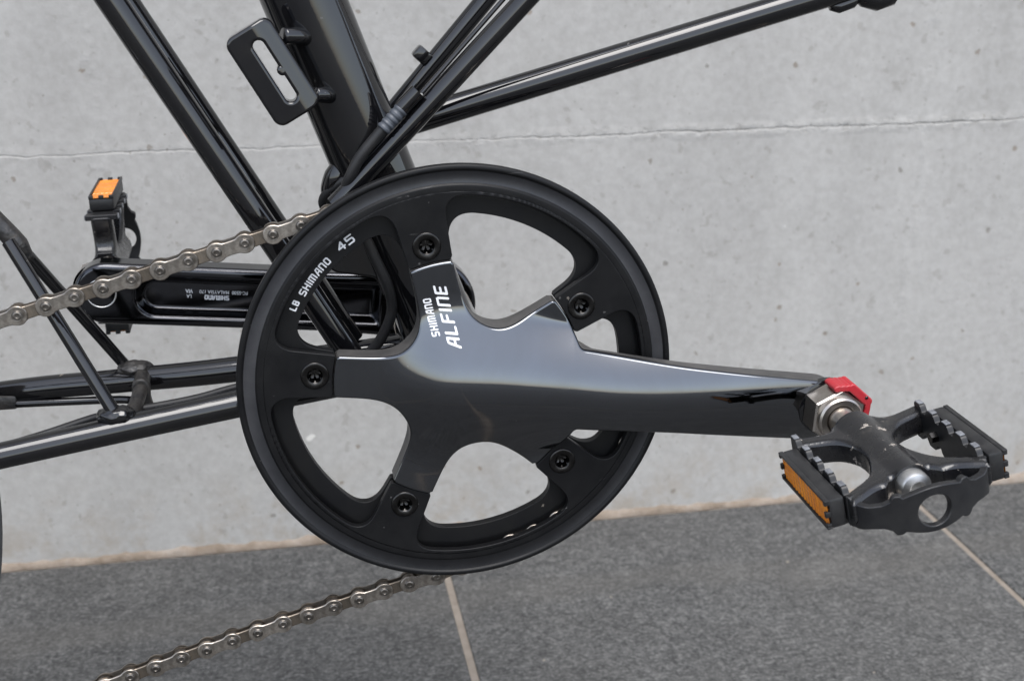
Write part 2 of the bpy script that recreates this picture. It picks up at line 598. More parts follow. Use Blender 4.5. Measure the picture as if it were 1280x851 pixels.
def box(name, size, centre, bevel, mat, parent=None, rot=None, local=False, seg=2):
    """size / centre in mm; rot is a mathutils 3x3"""
    bm = box_bm(size, bevel, seg)
    if rot is not None:
        bmesh.ops.transform(bm, matrix=rot.to_4x4(), verts=bm.verts)
    v = np.array([p.co[:] for p in bm.verts]) + np.asarray(centre, float)
    bm.verts.index_update()
    f = [[q.index for q in fc.verts] for fc in bm.faces]
    bm.free()
    o = build(name, v, f, mat, parent, local=local)
    mark_sharp(o.data, 35)
    return o

# ---- signed-distance plates: a dense front sheet, side wall and back
def sdf_geo(sdf0, bbox, sp, top, bot, mapf, re=0.8, back=True, side_mat=0, mirror=False, rows=4):
    """front sheet inside the outline, a rounded rim of radius re, side wall and back"""
    sdf = (lambda a, b: sdf0(a, b) + re) if re > 0 else sdf0
    x0, x1, z0, z1 = bbox
    nx, nz = int((x1 - x0) / sp) + 1, int((z1 - z0) / sp) + 1
    gx, gz = np.meshgrid(x0 + sp * np.arange(nx), z0 + sp * np.arange(nz), indexing='ij')
    d = sdf(gx, gz)
    ok = d < 0.3 * sp
    cell = ok[:-1, :-1] & ok[1:, :-1] & ok[1:, 1:] & ok[:-1, 1:]
    I, J = np.nonzero(cell)
    vid = lambda i, j: i * nz + j
    quads = np.stack([vid(I, J), vid(I + 1, J), vid(I + 1, J + 1), vid(I, J + 1)], 1)
    used, inv = np.unique(quads, return_inverse=True)
    quads = inv.reshape(quads.shape)
    uu, vv = gx.ravel()[used].copy(), gz.ravel()[used].copy()
    e = np.concatenate([quads[:, [0, 1]], quads[:, [1, 2]], quads[:, [2, 3]], quads[:, [3, 0]]])
    key = np.sort(e, 1)
    uq, ix, cnt = np.unique(key, axis=0, return_index=True, return_counts=True)
    be = e[ix[cnt == 1]]
    bv = np.unique(be)
    eps = 0.02
    def grad(a, b, w=eps):
        return (sdf(a + w, b) - sdf(a - w, b)) / (2 * w), (sdf(a, b + w) - sdf(a, b - w)) / (2 * w)
    for _ in range(6):
        a, b = uu[bv], vv[bv]
        dd = sdf(a, b)
        g1, g2 = grad(a, b)
        g = np.maximum(g1 ** 2 + g2 ** 2, 0.2)
        st = np.clip(dd / g, -sp, sp)
        uu[bv] -= 0.9 * st * g1
        vv[bv] -= 0.9 * st * g2
    isb = np.zeros(len(uu), bool)
    isb[bv] = True
    inn = np.nonzero(~isb)[0]
    for _ in range(2):
        a, b = uu[inn], vv[inn]
        dep = -sdf(a, b)
        mv = dep < 0.6 * sp
        a, b = a[mv], b[mv]
        g1, g2 = grad(a, b)
        st = 0.6 * sp - dep[mv]
        uu[inn[mv]] -= st * g1
        vv[inn[mv]] -= st * g2
    P = lambda a, b, dh=0.0: np.stack(mapf(a, b, top(a, b) + dh), -1)
    def nrm(a):
        return a / np.maximum(np.linalg.norm(a, axis=1), 1e-9)[:, None]
    e2 = 0.25
    def fnormal(a, b):
        N = np.cross(P(a + e2, b) - P(a - e2, b), P(a, b + e2) - P(a, b - e2))
        ph = P(a, b, 0.5) - P(a, b, -0.5)
        fl = np.sign((N * ph).sum(1))
        return nrm(N * fl[:, None]), nrm(ph), fl
    N, pn, flip = fnormal(uu, vv)
    pos = np.median(flip) > 0
    front = P(uu, vv)
    n0 = len(front)
    V, NN = [front], [N]
    F = quads if pos else quads[:, ::-1]
    faces, mi = [F], [np.zeros(len(F), int)]
    a, b = uu[bv], vv[bv]
    g1, g2 = grad(a, b, 0.08)
    gl = np.maximum(np.hypot(g1, g2), 1e-6)
    g1, g2 = g1 / gl, g2 / gl
    out = nrm(np.stack(mapf(a + 0.05 * g1, b + 0.05 * g2, top(a, b)), -1) - np.stack(mapf(a - 0.05 * g1, b - 0.05 * g2, top(a, b)), -1))
    m = np.full(len(uu), -1)
    m[bv] = np.arange(len(bv))
    b0, b1 = m[be[:, 0]], m[be[:, 1]]
    nb = len(bv)
    def strip(i1, i2, mat):
        S = np.stack([i1[b1], i1[b0], i2[b0], i2[b1]], 1)
        faces.append(S if pos else S[:, ::-1])
        mi.append(np.full(len(S), mat))
    last = bv.copy()
    cnt_v = n0
    oa, ob = a, b
    if re > 0:
        Nb = N[bv]
        for k in range(1, rows + 1):
            w = math.radians(82) * k / rows
            oa, ob = a + g1 * re * math.sin(w), b + g2 * re * math.sin(w)
            V.append(P(oa, ob, -re * (1 - math.cos(w))))
            NN.append(nrm(Nb * math.cos(w) + out * math.sin(w)))
            cur = np.arange(nb) + cnt_v
            cnt_v += nb
            strip(last, cur, 0)
            last = cur
    if back:
        bk = np.stack(mapf(uu, vv, bot(uu, vv)), -1)
        V.append(bk)
        NN.append(N - 2 * (N * pn).sum(1)[:, None] * pn if mirror else -pn)
        faces.append(F[:, ::-1] + cnt_v)
        mi.append(np.full(len(F), side_mat))
        bb = bv + cnt_v
        cnt_v += n0
        ed = V[-2] if re > 0 else front[bv]
        ob_ = np.stack(mapf(oa, ob, bot(oa, ob)), -1)
        V += [ed, ob_, ob_]
        NN += [out, out, -pn[bv]]
        s1, s2, s3 = np.arange(nb) + cnt_v, np.arange(nb) + cnt_v + nb, np.arange(nb) + cnt_v + 2 * nb
        cnt_v += 3 * nb
        strip(s1, s2, side_mat)
        if re > 0:
            strip(s3, bb, side_mat)
    return np.concatenate(V), np.concatenate(faces), np.concatenate(mi), np.concatenate(NN)

def sdf_obj(name, mats, parent, *a, local=False, **kw):
    V, F, mi, N = sdf_geo(*a, **kw)
    return build(name, V, F, mats, parent, mi, True, N, local)

def sstep(a, b, x):
    t = np.clip((x - a) / (b - a), 0, 1)
    return t * t * (3 - 2 * t)
def smin(a, b, k):
    h = np.clip(0.5 + 0.5 * (b - a) / k, 0, 1)
    return b + (a - b) * h - k * h * (1 - h)
def smax(a, b, k):
    return -smin(-a, -b, k)
def seg_d(u, v, a, b):
    ax, ay = a
    bx, by = b[0] - ax, b[1] - ay
    t = np.clip(((u - ax) * bx + (v - ay) * by) / max(bx * bx + by * by, 1e-9), 0, 1)
    return np.hypot(u - ax - t * bx, v - ay - t * by)

XZ = lambda u, v, h: (u, -h, v)     # plate in the plane of the chainring, h toward the camera

# ---- stroke lettering
GL = {
 'S': (0.95, [[(0.95, 1), (0.12, 1), (0, .88), (0, .62), (0.12, .52), (0.83, .48), (0.95, .38), (0.95, .12), (0.83, 0), (0, 0)]]),
 'H': (0.95, [[(0, 0), (0, 1)], [(0.95, 0), (0.95, 1)], [(0, .5), (0.95, .5)]]),
 'I': (0.0, [[(0, 0), (0, 1)]]),
 'M': (1.35, [[(0, 0), (0, 1), (1.22, 1), (1.35, .87), (1.35, 0)], [(0.67, 1), (0.67, 0)]]),
 'A': (1.0, [[(0, 0), (0.42, .95), (0.5, 1), (1.0, 1), (1.0, 0)], [(0.22, .38), (1.0, .38)]]),
 'N': (0.95, [[(0, 0), (0, 1), (0.82, 1), (0.95, .87), (0.95, 0)]]),
 'O': (0.95, [[(0.12, 0), (0, .12), (0, .88), (.12, 1), (.83, 1), (.95, .88), (.95, .12), (.83, 0), (.12, 0)]]),
 'L': (0.8, [[(0, 1), (0, 0), (.8, 0)]]),
 'F': (0.85, [[(0.85, 1), (0, 1), (0, 0)], [(0, .5), (.75, .5)]]),
 'E': (0.85, [[(0.85, 1), (0, 1)], [(0, 1), (0, 0)], [(0, .5), (.75, .5)], [(0, 0), (.85, 0)]]),
 'B': (0.85, [[(0, 0), (0, 1), (.75, 1), (.83, .9), (.83, .6), (.75, .52), (0, .52)], [(.75, .52), (.87, .42), (.87, .1), (.77, 0), (0, 0)]]),
 '4': (0.95, [[(.72, 0), (.72, 1), (0, .32), (.97, .32)]]),
 '5': (0.9, [[(.9, 1), (0, 1), (0, .56), (.78, .56), (.9, .44), (.9, .12), (.78, 0), (0, 0)]]),
}
def lettering(name, text, cap, wide, weight, gap, surf, parent, mat='print', shear=0.0, length=None):
    """surf(s, t) -> xyz arrays; s along the line from 0, t up from the baseline"""
    segs, x = [], 0.0
    for ch in text:
        w, pl = GL[ch]
        for L in pl:
            for a, b in zip(L[:-1], L[1:]):
                segs.append(((x + a[0] * wide * cap, a[1] * cap), (x + b[0] * wide * cap, b[1] * cap)))
        x += w * wide * cap + gap * cap
    total = x - gap * cap
    k = 1.0 if length is None else length / total
    hw = weight * cap / 2
    def sd(u, v):
        return np.min([seg_d(u, v, a, b) for a, b in segs], axis=0) - hw
    V, F, mi, N = sdf_geo(sd, (-hw * 2, total + hw * 2, -hw * 2, cap + hw * 2), cap / 22.0, lambda a, b: 0 * a, None,
                          lambda u, v, h: (u, v, h), re=0, back=False)
    X, Y, Z = surf(V[:, 0] * k + V[:, 1] * shear, V[:, 1])
    return build(name, np.stack([X, Y, Z], 1), F[:, ::-1], mat, parent, smooth=False), total * k

def font_text(name, text, size, surf, parent, mat, bold=0.0, sx=1.0):
    cu = bpy.data.curves.new(name, 'FONT')
    cu.body = text
    cu.size = size
    cu.offset = bold
    cu.resolution_u = 3
    tmp = bpy.data.objects.new(name, cu)
    COL.objects.link(tmp)
    me = bpy.data.meshes.new_from_object(tmp.evaluated_get(bpy.context.evaluated_depsgraph_get()))
    bpy.data.objects.remove(tmp)
    bpy.data.curves.remove(cu)
    co = np.array([v.co[:] for v in me.vertices])
    fc = [list(p.vertices) for p in me.polygons]
    bpy.data.meshes.remove(me)
    X, Y, Z = surf(co[:, 0] * sx, co[:, 1])
    return build(name, np.stack([X, Y, Z], 1), fc, mat, parent, smooth=False)

def empty(name, loc=(0, 0, 0)):
    o = bpy.data.objects.new(name, None)
    o.empty_display_size = 0.05
    o.location = loc
    return link(o)

# ================================================================== SETTING
# pavement: a sheet of sandy grout, granite slabs laid on it
def plane_obj(name, x0, x1, y0, y1, z, mat):
    return build(name, [(x0, y0, z), (x1, y0, z), (x1, y1, z), (x0, y1, z)], [[0, 1, 2, 3]], mat, smooth=False)
WALL_Y = 417.0
pav = plane_obj("pavement", -60000, 60000, -60000, WALL_Y + 300, -Z0 - 6.0, 'granite')
pav["kind"] = "structure"
bed = plane_obj("grout_bed", -2200, 3150, -2960, WALL_Y + 50, -Z0 - 1.6, 'grout')
bed.parent = pav
SW, SL, GAP = 415.0, 830.0, 5.6
def slab_mesh():
    bm = box_bm((SW - GAP, SL - GAP, 24), 1.0, 2)
    v = np.array([p.co[:] for p in bm.verts])
    bm.verts.index_update()
    f = [[q.index for q in fc.verts] for fc in bm.faces]
    bm.free()
    return v, f
sv, sf = slab_mesh()
for row in range(4):
    for k in range(-5, 7):
        cx = 34 + SW * (k + 0.5)
        cy = WALL_Y - 3 - SL * (row + 0.5)
        v = sv + np.array([cx, cy, -Z0 - 12 + random.uniform(-0.25, 0.25)])
        build("paving_slab", v, sf, 'granite', pav, smooth=False)

# the wall: two cast lifts with a rough day joint, mortar fillet at the foot
wall = empty("concrete_wall", (0.1, WALL_Y * U, 0))
wall["label"] = "pale grey pitted concrete wall behind the bicycle"
wall["category"] = "wall"
JZ = 33.5
def wob(x, s, amp, off=0.0):
    return amp * noise.noise(Vector((x * s, off, 3.7))) + 0.5 * amp * noise.noise(Vector((x * s * 3.1, off + 9, 1.2)))
def panel(name, z_lo, z_hi, ragged):
    xs = np.concatenate([np.linspace(-3000, -420, 20), np.arange(-418, 900, 2.5), np.linspace(905, 4000, 20)])
    V, F = [], []
    n = len(xs)
    for x in xs:
        edge = wob(x, 0.02, 1.3, 1.0) + wob(x, 0.11, 0.8, 4.0) + wob(x, 0.3, 0.4, 14.0)
        open_ = max(0.006, 0.02 + (0.12 if x > 280 else 0.0) + wob(x, 0.010, 0.35, 7.0) + wob(x, 0.09, 0.25, 2.0))
        lip = 1.3 * max(0.0, wob(x, 0.017, 1.3, 21.0)) + 0.6 * max(0, wob(x, 0.08, 1.0, 33.0))
        rc = 0.03 + 0.45 * max(0.0, wob(x, 0.008, 0.7, 41.0) + (0.25 if x > 280 else -0.1))
        fade = 0.25 + 0.75 * min(1.0, max(0.0, (x - 60) / 320.0))
        lip *= 0.55 * fade
        rc *= fade
        open_ = open_ * fade + 0.004
        if ragged == 'top':
            zt = JZ + edge - open_
            V += [(x, WALL_Y, z_lo), (x, WALL_Y, zt - 9), (x, WALL_Y - lip * 0.4, zt - 4), (x, WALL_Y - lip * 0.7, zt - 1.2), (x, WALL_Y + rc, zt), (x, WALL_Y + 1.2, zt + 0.05)]
        else:
            zb = JZ + edge + open_
            V += [(x, WALL_Y + 1.2, zb - 0.05), (x, WALL_Y + rc, zb), (x, WALL_Y - lip, zb + 1.0), (x, WALL_Y - lip * 0.5, zb + 4), (x, WALL_Y, zb + 9), (x, WALL_Y, z_hi)]
    m = 6
    for i in range(n - 1):
        for j in range(m - 1):
            F.append([i * m + j, (i + 1) * m + j, (i + 1) * m + j + 1, i * m + j + 1])
    o = build(name, V, F, 'concrete', None)
    return o
def reparent(o, p):
    o.parent = p
    o.matrix_parent_inverse = Matrix.Translation(-Vector(p.location))
lower = panel("wall_panel", -Z0 - 20, JZ, 'top')
upper = panel("wall_panel", JZ, 1900, 'bot')
# body behind the two faces so the wall has thickness
core = box("wall_core", (7000, 190, 2190), (500, WALL_Y + 1.1 + 95, 805), 2, 'concrete')
for o in (lower, upper, core):
    reparent(o, wall)
def mortar_strip():
    xs = np.concatenate([np.linspace(-2500, -420, 40), np.arange(-415, 800, 2.2), np.linspace(805, 3500, 40)])
    V, F = [], []
    for x in xs:
        h = 5.0 + wob(x, 0.02, 2.0, 11.0) + wob(x, 0.12, 1.2, 5.0)
        w = 3.4 + wob(x, 0.025, 1.3, 15.0) + wob(x, 0.15, 0.8, 8.0)
        h += wob(x, 0.05, 2.2, 51.0); w += wob(x, 0.06, 1.5, 61.0)
        h, w = max(h, 1.0), max(w, 0.9)
        V += [(x, WALL_Y - w, -Z0 - 1), (x, WALL_Y - w * 0.9, -Z0 + h * 0.35), (x, WALL_Y - w * 0.5, -Z0 + h * 0.8), (x, WALL_Y + 0.6, -Z0 + h)]
    n = len(xs)
    for i in range(n - 1):
        for j in range(3):
            F.append([i * 4 + j, (i + 1) * 4 + j, (i + 1) * 4 + j + 1, i * 4 + j + 1])
    return build("mortar_strip", V, F, 'mortar')
reparent(mortar_strip(), wall)

# ================================================================== BICYCLE
bike = empty("bicycle", (0, 0, 0))
bike["label"] = "black bicycle with glossy crank, chainguard, silver chain and flat pedals, standing before the concrete wall"
bike["category"] = "bicycle"
TH = -0.10134                               # crank angle
CT, ST = math.cos(TH), math.sin(TH)
PH = 1.77534                                # first chainring bolt
BANG = [PH - 2 * math.pi / 5 * k for k in range(5)]
YB = 52.0                                   # centre plane of the frame

# ---------------- frame
def pt(*a): return np.array(a, float)
def ext(a, b, ta, tb):
    a, b = pt(*a), pt(*b)
    L = np.linalg.norm(b - a)
    u = (b - a) / L
    return a - u * ta, b + u * tb
a, b = ext((-58.9, YB, 165.1), (0.6, YB, 0.0), 230, -12)
tube("seat_tube", a, b, 18.4, parent=bike, seg=48)
for y in (34, 70.5):
    a, b = ext((-139.4, y, 168), (-92.1, y, 84), 200, 98)
    tube("rear_stay_tube", a, b, 6.2, parent=bike)
a, b = ext((37.5, 34, 164.7), (-16.6, 34, 109.9), 220, 48)
tube("down_tube", a, b, 4.9, parent=bike)
a, b = ext((25.7, 72, 162.1), (-14.9, 72, 116.4), 220, 30)
tube("down_tube", a, b, 4.6, parent=bike)
a, b = ext((4.3, YB, 114.4), (189.2, YB, 163.8), 26, 200)
tube("main_tube", a, b, 6.4, parent=bike)
# clamp under the main tube at the right edge of the picture
mb = MB()
mb.add(*tube_geo([(203, YB, 165.5), (203.5, YB, 163.5), (206, YB, 161.5), (212, YB, 160.0), (218, YB, 161.6), (221, YB, 166), (221, YB, 176)], [3.5, 4.4, 5.0, 5.4, 5.2, 4.6, 4.4], 18))
mb.build("tube_clamp", 'paint', bike)
mb = MB()
mb.add(*tube_geo([(189, YB, 157.8), (193, YB, 157.2), (199, YB, 159.2), (203, YB, 163)], [2.4, 3.3, 3.4, 3.0], 14))
mb.build("clamp_lug", 'paint', bike)
# chainstays
def curve_tube(name, pts, r, mat='paint', seg=24, n=30):
    S = spline(pts, n)
    if not np.isscalar(r):
        r = np.interp(np.linspace(0, 1, len(S)), np.linspace(0, 1, len(r)), r)
    mb = MB()
    mb.add(*tube_geo(S, r, seg))
    o = mb.build(name, mat, bike)
    mark_sharp(o.data, 50)
    return o
curve_tube("chainstay", [(-12, 40, -6), (-101.2, 32, -16.1), (-205.9, 20, -28.4), (-330, 5, -44), (-445, -4, -58)], [7.0, 6.6, 6.0, 5.8, 5.6], seg=32)
curve_tube("chainstay", [(-12, 64, -4), (-102.1, 72, -13.2), (-159, 79, -17.8), (-216.8, 86, -22.6), (-330, 100, -40), (-445, 108, -58)], [6.6, 6.4, 6.0, 5.8, 5.6, 5.6], seg=32)
# bottom bracket shell, cups and spindle
mb = MB()
mb.add(*lathe_geo([(19, -20), (21, -18), (21, -86), (19, -88)], (0, 0, 0), 56))
clean(mb.build("bottom_bracket_shell", 'paint', bike))
mb = MB()
mb.add(*lathe_geo([(9, -6), (15.5, -10), (17.6, -12), (17.6, -20.2), (15, -20.5)], (0, 0, 0), 48))
clean(mb.build("bottom_bracket_cup", 'bolt', bike))
mb = MB()
mb.add(*lathe_geo([(8, -88.1), (20.3, -88.1), (21.2, -89.4), (21.2, -99), (19.5, -100), (12, -100), (12, -116)], (0, 0, 0), 48))
clean(mb.build("bottom_bracket_cup", 'nickel', bike))
# seat tube foot: rounded lug behind the tube
V, F = tube_geo(spline([(-44, 46, 96), (-48, 47, 87), (-49, 50, 78), (-44, 54, 68), (-30, 56, 60)], 24), [3, 6.2, 7.2, 7.0, 6], 24)
mb = MB(); mb.add(V, F); mb.build("seat_tube_lug", 'paint', bike)
# dark gusset plate seen through the upper left window
def sd_gus(u, v):
    d = np.minimum(seg_d(u, v, (-47, 43), (-30, 40)) - 8.0, seg_d(u, v, (-34, 44), (-18, 58)) - 9.0)
    return smin(d, np.hypot(u + 18, v - 30) - 12, 6)
sdf_obj("gusset_plate", ['paint'], bike, sd_gus, (-60, 0, 15, 75), 1.2, lambda a, b: 0 * a - 64, lambda a, b: 0 * a - 68, XZ, re=1.2)
mb = MB(); mb.add(*lathe_geo([(0.01, 1.2), (2.0, 1.0), (2.6, 0.2), (2.6, -3)], (-47, 64, 46), 20)); mb.build("gusset_bolt", 'silver', bike)
# cross brace between the chainstays
def sd_web(u, v):
    d = seg_d(u, v, (-154.5, -29.5), (-147, -25)) - 4.6
    return smin(d, seg_d(u, v, (-147, -25), (-146.3, -14)) - 4.3, 4)
sdf_obj("brace_web", ['weld'], bike, sd_web, (-164, -138, -38, -4), 0.6, lambda a, b: 0 * a - 57, lambda a, b: 0 * a - 61, XZ, re=1.0)
curve_tube("brace_rod", [(-226, 82, -27.0), (-190, 79, -26.6), (-155, 75, -26.6), (-150, 62, -26)], 2.0, seg=14)
box("brace_end_block", (22, 7, 7.5), (-219, 82, -25.5), 1.6, 'weld', bike)
curve_tube("cross_brace", [(-147, 76, -14.5), (-146.5, 60, -15), (-148, 45, -18), (-150, 30, -20)], [4.2, 3.4, 3.4, 4.0], 'weld', 16)
for P, ra, col in (((-150.5, 78, -11.2), (8.5, 6.0, 3.6), 'weld'), ((-155, 26.5, -15.0), (8.4, 5.8, 4.2), 'paint')):
    bm = bmesh.new()
    bmesh.ops.create_icosphere(bm, subdivisions=4, radius=1.0)
    bm.verts.index_update()
    V = []
    for q in bm.verts:
        n_ = 1 + 0.16 * noise.noise(q.co * 2.3) + 0.06 * noise.noise(q.co * 6)
        V.append((q.co.x * ra[0] * n_, q.co.y * ra[1] * n_, q.co.z * ra[2] * n_))
    F = [[w.index for w in f.verts] for f in bm.faces]
    bm.free()
    build("weld_bead", np.array(V) + np.array(P), F, col, bike)
# slim rear struts meeting at a crimped joint
tube("rear_strut", (-195.0, 60, 59.8), (-155.5, 84, -12.0), 2.9, parent=bike, seg=18)
tube("rear_strut", (-196.2, 50, 62.5), (-156.0, 26, -12.6), 3.1, parent=bike, seg=18)
V, F = tube_geo(spline([(-203, 55, 74), (-198, 55, 66.5), (-193, 55, 59.5), (-189, 55.5, 52)], 16), [4.0, 4.6, 4.6, 2.4], 18)
mb = MB(); mb.add(V, F); mb.build("strut_joint", 'weld', bike)
tube("rear_strut_upper", (-196.5, 56, 67), (-232, 58, 124), 1.9, parent=bike, seg=16)
tube("rear_strut_upper", (-200, 54, 66), (-238, 52, 112), 3.2, parent=bike, seg=16)
# thin cable under the near chainstay
curve_tube("brake_cable", [(-212, 36, -31.5), (-190, 40, -27.6), (-163, 45, -22.0), (-140, 47, -20.3), (-120, 50, -18.6), (-98, 52, -14.6), (-60, 54, -10)], 1.9, 'rubber', 12)

# pump / lamp bracket on the seat tube
BC = pt(-74.4, 25, 137.2)
ba = math.atan2(115.1 - 151.3, -71.1 + 91.6)        # long axis
bu = (math.cos(ba), math.sin(ba)); bw = (-math.sin(ba), math.cos(ba))
def sd_brk(u, v):
    q = np.maximum(np.abs(u) - 17.2, np.abs(v) - 6.6)
    d = np.hypot(np.maximum(np.abs(u) - 17.2, 0), np.maximum(np.abs(v) - 6.6, 0)) + np.minimum(q, 0) - 4.4
    slot = seg_d(u, v, (-12.4, 1.0), (12.0, 1.0)) - 2.5
    slot = np.maximum(slot, -(np.hypot(u - 1.0, v - 4.0) - 2.4))
    return np.maximum(d, -slot)
def map_brk(u, v, h):
    return (BC[0] + u * bu[0] + v * bw[0], BC[1] - h + 0.02 * u, BC[2] + u * bu[1] + v * bw[1])
sdf_obj("lamp_bracket", ['paint'], bike, sd_brk, (-22, 22, -12, 12), 0.45, lambda a, b: 3.2 - 2.6 * sstep(1.5, 12.5, b) + 0 * a, lambda a, b: 0 * a - 4.5, map_brk, re=1.5)
for P, Q, r in (((-69, 29, 152), (-57, 40, 149.5), 3.8), ((-57, 30, 126.5), (-48, 40, 124), 3.6)):
    mb = MB(); mb.add(*tube_geo(spline([P, (np.array(P) + np.array(Q)) / 2 + np.array([0, -2, 0.5]), Q], 12), [r * 0.9, r, r * 0.95], 20)); mb.build("bracket_stud", 'paint', bike)
# boss and cable hardware on the down tubes
rot = Matrix.Rotation(math.radians(-47), 3, 'Y')
box("tube_boss", (6.5, 8, 7.6), (-5.2, 71, 137.6), 1.2, 'paint', bike, rot)
tube("cable_stop", (-19.5, 31, 119.0), (-11.8, 31, 126.6), 3.7, parent=bike, seg=20)
fer = []
S = np.linspace(0, 1, 41)
fa, fb = pt(-28.0, 29.5, 110.2), pt(-18.6, 30.5, 119.8)
mb = MB(); mb.add(*tube_geo([fa + (fb - fa) * s for s in S], [3.0 + 0.35 * (math.sin(s * 2 * math.pi * 5) > 0) for s in S], 20)); mb.build("cable_ferrule", 'ferrule', bike)
curve_tube("cable_housing", [(-26, 30, 112.2), (-31.1, 30, 107), (-38.6, 30, 98.2), (-43.0, 31, 90), (-45.4, 34, 83), (-45.0, 36, 73), (-36.8, 38, 58.1), (-32.8, 38, 48.3), (-28, 38, 36.4), (-26, 40, 23.8), (-29.3, 42, 12.6), (-36, 44, 2), (-48, 46, -6)], 2.6, 'rubber', 16, 80)
curve_tube("cable_housing", [(-30, 40, 101), (-37, 40, 90), (-48, 43, 84), (-55, 48, 76), (-53, 54, 68), (-46, 60, 62)], 2.4, 'rubber', 14, 60)
tube("shift_cable", (-10.0, 32, 125.4), (60, 44, 197), 1.1, parent=bike, seg=10)

# rear wheel (only the tyre's front edge is in the picture)
WC = (-448.0, YB, -58.0)
def torus_geo(R, r, seg=160, s2=20, squash=1.0):
    V, F = [], []
    for k in range(seg):
        w = 2 * math.pi * k / seg
        for j in range(s2):
            q = 2 * math.pi * j / s2
            rr = R + r * math.cos(q)
            V.append((WC[0] + rr * math.cos(w), WC[1] + r * squash * math.sin(q), WC[2] + rr * math.sin(w)))
    for k in range(seg):
        for j in range(s2):
            F.append([k * s2 + j, k * s2 + (j + 1) % s2, ((k + 1) % seg) * s2 + (j + 1) % s2, ((k + 1) % seg) * s2 + j])
    return V, F
mb = MB(); mb.add(*torus_geo(216, 16)); tyre = mb.build("rear_wheel", 'tyre', bike)
mb = MB(); mb.add(*torus_geo(200, 9, squash=1.2)); mb.build("rim", 'alloy', tyre)
mb = MB(); mb.add(*lathe_geo([(0.01, 60), (6, 60), (6, 40), (24, 34), (24, 28), (18, 20), (18, -20), (24, -28), (24, -34), (6, -40), (6, -60), (0.01, -60)], WC, 32)); clean(mb.build("hub", 'alloy', tyre))
for k in range(20):
    w = 2 * math.pi * k / 20
    s = 1 if k % 2 else -1
    w2 = w + 0.5 * (1 if k % 4 < 2 else -1)
    mb = MB(); mb.add(*tube_geo([(WC[0] + 24 * math.cos(w2), WC[1] + 30 * s, WC[2] + 24 * math.sin(w2)), (WC[0] + 198 * math.cos(w), WC[1] + 3 * s, WC[2] + 198 * math.sin(w))], 1.0, 8)); mb.build("spoke", 'alloy', tyre)

# ---------------- chainguard and chainring
def fold(u, v):
    r = np.hypot(u, v)
    a = np.arctan2(v, u) - PH
    s = 2 * np.pi / 5
    a = (a + s / 2) % s - s / 2
    return r, r * np.sin(a), a
def sd_guard(u, v):
    r, lat, a = fold(u, v)
    tab = np.abs(lat) - (9.9 + np.maximum(r - 57, 0) * 0.065)
    tab = np.where(np.cos(a) > 0, tab, 50)
    d = smin(tab, 85.7 - r, 11.0)
    d = np.maximum(np.maximum(d, 57.15 - r), r - 93.0)
    return np.maximum(d, 4.0 - np.hypot(r * np.cos(a) - 65, lat))
gv, gf, gm, gn = sdf_geo(sd_guard, (-94, 94, -94, 94), 0.8, lambda a, b: -1.4 * sstep(87.4, 88.6, np.hypot(a, b)), lambda a, b: 0 * a - 3.3, XZ, re=0.45)
# drop the outer wall of the web (it butts against the turned rim)
guard = build("chainguard", gv, gf, ['guard'], bike, gm, True, gn)
prof = [(87.6, 0.0), (89.9, 0.0), (90.25, -0.08), (90.5, -0.3), (90.75, -0.75), (91.1, -0.9), (96.2, -1.0), (96.6, -0.85), (96.9, -0.25), (97.2, -0.04), (97.8, 0.0), (98.6, -0.12), (99.1, -0.5), (99.3, -1.0), (99.35, -1.6), (99.3, -3.6), (98.9, -4.2), (97.6, -4.4), (87.6, -3.6)]
V, F = lathe_geo(prof, (0, 0, 0), 240)
n_ = len(prof) - 1
mi = [1 if (k % n_) in (5,) else 0 for k in range(len(F))]
rim = build("guard_rim", V, F, ['guard', 'band'], guard, mi)
mark_sharp(rim.data, 60)

RING_Y = 6.0
def sd_ring(u, v):
    r, lat, a = fold(u, v)
    tab = np.abs(lat) - (9.6 + np.maximum(r - 57, 0) * 0.12)
    d = smin(tab, 76.6 - r, 13.0)
    ang = np.arctan2(v, u)
    out = r - (91.2 + 2.6 * np.cos(45 * (ang - 1.0)))
    d = np.maximum(np.maximum(d, 57.15 - r), out * 0.85)
    return np.maximum(d, 4.0 - np.hypot(r * np.cos(a) - 65, lat))
ring = sdf_obj("chainring", ['ring'], bike, sd_ring, (-95, 95, -95, 95), 0.85, lambda a, b: 0 * a - RING_Y - 1.0 * sstep(84, 88, np.hypot(a, b)),
               lambda a, b: 0 * a - RING_Y - 4.2 + 1.2 * sstep(84, 88, np.hypot(a, b)), XZ, re=0.3)
# spacers behind the tabs, then the bolts
for k, w in enumerate(BANG):
    c = (65 * math.cos(w), 0, 65 * math.sin(w))
    mb = MB(); mb.add(*lathe_geo([(5.4, -3.5), (7.4, -3.5), (7.4, -6.1), (5.4, -6.1)], c, 24)); mb.build("bolt_spacer", 'ring', bike)
    mb = MB()
    mb.add(*lathe_geo([(6.35, -0.6), (6.3, 0.25), (5.95, 0.6), (5.4, 0.68), (3.75, 0.62), (3.45, 0.42), (3.3, 0.1), (2.9, -0.4), (2.75, -4.2), (1.9, -4.8), (0.01, -4.6)], c, 48,
                      mod=lambda j, q: 1 + (0.10 * math.cos(6 * q) if j in (7, 8) else 0)))
    clean(mb.build("chainring_bolt", 'bolt', bike), 45)

